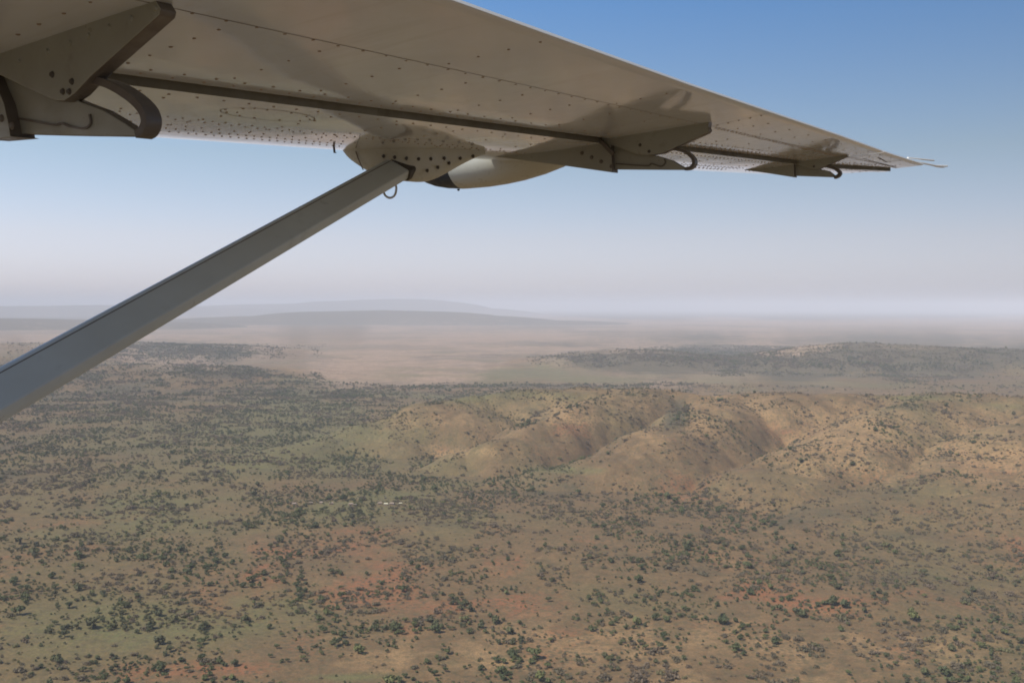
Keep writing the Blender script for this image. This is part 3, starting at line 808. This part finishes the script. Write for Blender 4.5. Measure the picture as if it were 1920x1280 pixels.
    arc = [(.27 + .23 * math.cos(a), .5 * math.sin(a)) for a in np.linspace(-math.pi / 2, math.pi / 2, 13)]
    half = [(.10, .498), (-.15, .485), (-.40, .45), (-.455, .43), (-.485, .37)]
    for u, v_ in [(u, -v_) for u, v_ in half[::-1]] + arc + half + [(-.5, .2), (-.5, -.2)]: prof.append((CH * u, TH * v_))
    rows = []
    for t in np.linspace(-.03, 1.95, 40):
        c = A + (B - A) * t
        g = .84 + .16 * min(1, max(0, t)); rows.append([PL(*(c + (ch * px_ + th * py_) * g)) for px_, py_ in prof])
    st = loft('strut', rows, M['strut_paint'], ap, auto=24)
    for sg in (1, -1):      # lap seam along the strut, a quarter chord behind its nose
        rows = []
        for t in np.linspace(-.02, 1.94, 16):
            c = A + (B - A) * t; g = .84 + .16 * min(1, max(0, t)); off = th * (TH * .5 * .985 * g + .001) * sg
            rows.append([PL(*(c + ch * (CH * .25 * g + q) + off * (1 if w_ else .9))) for q, w_ in ((-.0025, 1), (.0025, 1), (.0025, 0), (-.0025, 0))])
        loft('seam_strip', rows, M['edge_metal'], st, smooth=False)
    # upper fairing
    OUT = [(640, 280, 4.50, .012), (646, 295, 4.50, .045), (664, 311, 4.52, .075), (690, 329, 4.55, .095), (730, 338, 4.60, .105), (770, 341, 4.66, .105), (800, 330, 4.74, .10), (850, 306, 4.88, .07), (882, 295, 4.96, .04), (908, 289, 5.03, .008)]
    OF = [(*on_s(x, y, q - w), q, w) for x, y, q, w in OUT]
    ff = [o[0] for o in OF][::-1]; zz = [o[1] for o in OF][::-1]; ss = [o[2] for o in OF][::-1]; ww = [o[3] for o in OF][::-1]
    rows = []
    fs_ = np.linspace(ff[-1], ff[0], 44); ker = np.array([1, 2, 3, 2, 1]) / 9
    def sm(v):
        a = np.interp(fs_, ff, v); b_ = np.convolve(np.pad(a, 2, mode='edge'), ker, 'valid'); b_[:1] = a[:1]; b_[-1:] = a[-1:]; return b_
    for f, sc0, zb, w in zip(fs_, sm(ss), sm(zz), sm(ww)):
        zt = .12
        rows.append([PL(f, sc0 - w * math.copysign(abs(math.cos(math.pi * k / 18)) ** .6, math.cos(math.pi * k / 18)), zt + (zb - zt) * (math.sin(math.pi * k / 18) ** .5)) for k in range(19)])
    cf_ = loft('strut_fairing', rows, M['pod_paint'], ap, auto=60)
    def side(x, y): # point on the inboard face of the fairing
        best = None
        for q in np.linspace(4.3, 5.1, 400):
            f, z = on_s(x, y, q); g = abs(q - (float(np.interp(f, ff, ss)) - float(np.interp(f, ff, ww)) - .002))
            if best is None or g < best[0]: best = (g, f, q, z)
        _, f, q, z = best
        return f, q, z
    for x, y in ((719, 293), (740, 295), (762, 297), (785, 298), (808, 298), (833, 297), (863, 297), (887, 293), (842, 306), (821, 314), (801, 320)):
        f, s, z = side(x, y); V, F, MI = [], [], []; disc(V, F, MI, f, s, z, .011, .008, 0, 's', 10); mesh_obj('fairing_screw', V, F, M['dark_metal'], cf_, True, None, 30)
    P = [side(x, y) for x, y in ((668, 284), (672, 296), (677, 308), (682, 319))]      # joint of the nose cap
    V = []; F = []
    for f, s, z in P: V += [PL(f - .004, s - .004, z), PL(f + .004, s - .004, z)]
    for k in range(len(P) - 1): F.append((2 * k, 2 * k + 1, 2 * k + 3, 2 * k + 2))
    mesh_obj('nose_joint', V, F, M['seam'], cf_)
    # dark gasket where the strut enters
    rows = []
    for t, g in ((-.034, .90), (-.012, .90)):
        c = A + (B - A) * t; rows.append([PL(*(c + ch * px_ * g * 1.06 + th * py_ * g * 1.12)) for px_, py_ in prof])
    loft('strut_gasket', rows, M['dark_metal'], st, auto=50)
    # tie-down ring under the strut top
    cpt = 4.52; path = [on_s(x, y, cpt) for x, y in ((717, 340), (717, 352), (722, 366), (731, 371), (740, 366), (743, 352), (738, 338))]
    P = smooth_path(path, 5); rows = []
    for i, q in enumerate(P):
        d = P[min(i + 1, len(P) - 1)] - P[max(i - 1, 0)]; d /= np.linalg.norm(d); nn = np.array((-d[1], d[0])); r_ = .0065
        rows.append([PL(q[0] + nn[0] * r_ * math.cos(a), cpt + r_ * math.sin(a), q[1] + nn[1] * r_ * math.cos(a)) for a in np.arange(0, 6.28, 6.2832 / 8)])
    loft('tie_down_ring', rows, M['steel'], ap)
    # fuel drain under the leading edge
    f, z = on_s(627, 284, 4.2)
    plate('drain_tube', [(f - .006, z + .09), (f + .006, z + .09), (f + .004, z - .008), (f - .010, z - .011), (f - .010, z - .006), (f - .004, z - .004)], 4.2, .004, M['dark_metal'], ap, bevel=0)

    # ---------------- weather radar pod on the leading edge
    sp = 6.2; Fp = [3.10, 3.25, 3.42, 3.57, 3.75, 3.9, 4.05, 4.2, 4.27]; Rp = [.05, .10, .142, .172, .194, .202, .203, .195, .19]
    zc = .115; 
    def rev(name, Fs, Rs, m, par):
        rows = []
        for f, r_ in zip(Fs, Rs):
            rows.append([PL(f, sp + r_ * math.cos(a), zc + (r_) * math.sin(a)) for a in np.arange(0, 6.28, 6.2832 / 36)])
        return loft(name, rows, m, par, auto=60)
    pod = rev('radar_pod', Fp, Rp, M['pod_paint'], ap)
    rev('radome', [4.272, 4.40, 4.5, 4.58, 4.64, 4.68, 4.70], [.189, .17, .145, .112, .076, .035, .008], M['black'], pod)
    V, F, MI = [], [], []; disc(V, F, MI, 4.31, sp, zc - .187, .012, .012, 0, 'z', 8); mesh_obj('drain_nipple', V, F, M['black'], pod, True)

    # ---------------- static wicks trailing from the tip
    def rod(name, P, r_, m, par):
        rows = []
        P = [np.array(q, float) for q in P]
        for i, q in enumerate(P):
            d = P[min(i + 1, len(P) - 1)] - P[max(i - 1, 0)]; d /= np.linalg.norm(d)
            a = np.cross(d, (0, 0, 1.0)); a /= np.linalg.norm(a); c = np.cross(d, a)
            rows.append([PL(*(q + (a * math.cos(k) + c * math.sin(k)) * r_)) for k in np.arange(0, 6.28, 6.2832 / 8)])
        return loft(name, rows, m, par)
    def pz(x, y, z): f, s = on_z(x, y, z); return (f, s, z)
    rod('static_wick', [pz(1702, 296, .06), pz(1726, 298.5, .06), pz(1751, 301, .06)], .008, M['white_rod_lit_edge'], ap)
    rod('static_wick', [pz(1708, 302, .03), pz(1735, 307, .03), pz(1755, 311, .03), pz(1776, 311.5, .03)], .009, M['white_rod_lit_edge'], ap)
    rod('static_wick', [pz(1735, 307, .03), pz(1758, 313, .03), pz(1770, 314, .03)], .006, M['white_rod_lit_edge'], ap)
STRUT = (.198, .082)

# ------------------------------------------------------------------ tents of the little camp
def build_tents():
    can = mat('tent_canvas', (.26, .20, .15), .9); can2 = mat('pale_tent_canvas', (.48, .44, .30), .8); wall = mat('tent_wall', (.16, .13, .09), .9); deck = mat('deck_wood', (.2, .13, .08), .9)
    def tent_mesh(cm):
        L, W, H, h = 4.2, 3.0, 3.9, 2.3
        V = [(-L, -W, h), (L, -W, h), (L, W, h), (-L, W, h), (-L * .8, 0, H), (L * .8, 0, H)]
        V += [(a, b, c - .15) for a, b, c in V]
        F = [(0, 1, 5, 4), (2, 3, 4, 5), (1, 2, 5), (3, 0, 4), (6, 10, 11, 7), (8, 11, 10, 9), (7, 11, 8), (9, 10, 6), (0, 6, 7, 1), (1, 7, 8, 2), (2, 8, 9, 3), (3, 9, 6, 0)]
        r = bpy.data.meshes.new('roof'); r.from_pydata(V, [], F); r.materials.append(cm)
        def bx(n, a, b, c, z0, m):
            me = bpy.data.meshes.new(n)
            me.from_pydata([(x * a, y * b, z) for z in (z0, c) for x, y in ((-1, -1), (1, -1), (1, 1), (-1, 1))], [], [(3, 2, 1, 0), (4, 5, 6, 7), (0, 1, 5, 4), (1, 2, 6, 5), (2, 3, 7, 6), (3, 0, 4, 7)]); me.materials.append(m); return me
        return r, bx('wall', 3.2, 2.2, 2.24, .3, wall), bx('deck', 4.4, 3.1, .28, -.8, deck)
    A, Bm = tent_mesh(can), tent_mesh(can2)
    L = [(552, 945, 0, 'leftmost dusty canvas tent of the row in the bush', 1), (583, 943, 0, 'dusty canvas tent second from the left in the row', .9), (603, 942.5, 0, 'dusty canvas tent third from the left, close beside a shadowed one', .9), (621, 944, 0, 'fourth dusty canvas tent, under a dark tree', 1),
         (658, 945.5, 0, 'dusty canvas tent left one of the touching pair by the green patch', 1), (666, 947, 0, 'dusty canvas tent right one of the touching pair by the green patch', .8), (712, 944, 0, 'dusty canvas tent at the left end of the main cluster', 1), (724, 945.5, 1, 'pale bright tent in the middle of the main cluster', 1), (735, 945, 0, 'long dusty tent right of the pale one in the cluster', 1.1), (751, 944, 1, 'small pale yellow tent standing alone at the right end', .75)]
    for i, (x, y, k, lab, s) in enumerate(L):
        P = at_h(x, y + 1, 0)
        for _ in range(4):
            h = float(height(np.array([P[0]]), np.array([P[1]]))[0]); P = at_h(x, y + 1, h)
        e = empty('tent', (P[0], P[1], h + .3)); e.rotation_euler.z = .25 * math.sin(i * 2.3); e.scale = (s * .68,) * 3
        tag(e, lab, 'tent', 'tents of the bush camp')
        for me, n in zip(Bm if k else A, ('roof', 'wall', 'deck')): link(bpy.data.objects.new(n, me), e)

def build_haze():
    m = bpy.data.materials.new('haze'); m.use_nodes = True; t = m.node_tree; t.nodes.clear()
    o = t.nodes.new('ShaderNodeOutputMaterial'); v = t.nodes.new('ShaderNodeVolumePrincipled')
    v.inputs['Color'].default_value = (.82, .835, .885, 1); v.inputs['Density'].default_value = HAZE_DENSITY; v.inputs['Anisotropy'].default_value = -.15
    t.links.new(v.outputs[0], o.inputs['Volume'])
    z0, z1, w = -31, 480, 1.5e5
    V = [(x * w, y * w, z) for z in (z0, z1) for x, y in ((-1, -1), (1, -1), (1, 1), (-1, 1))]
    ob = mesh_obj('haze', V, [(3, 2, 1, 0), (4, 5, 6, 7), (0, 1, 5, 4), (1, 2, 6, 5), (2, 3, 7, 6), (3, 0, 4, 7)], m)
    tag(ob, 'pale dry season haze filling the air over the plain', 'haze', kind='stuff')

build_terrain()
build_aeroplane()
build_tents()
build_bushes()
build_haze()
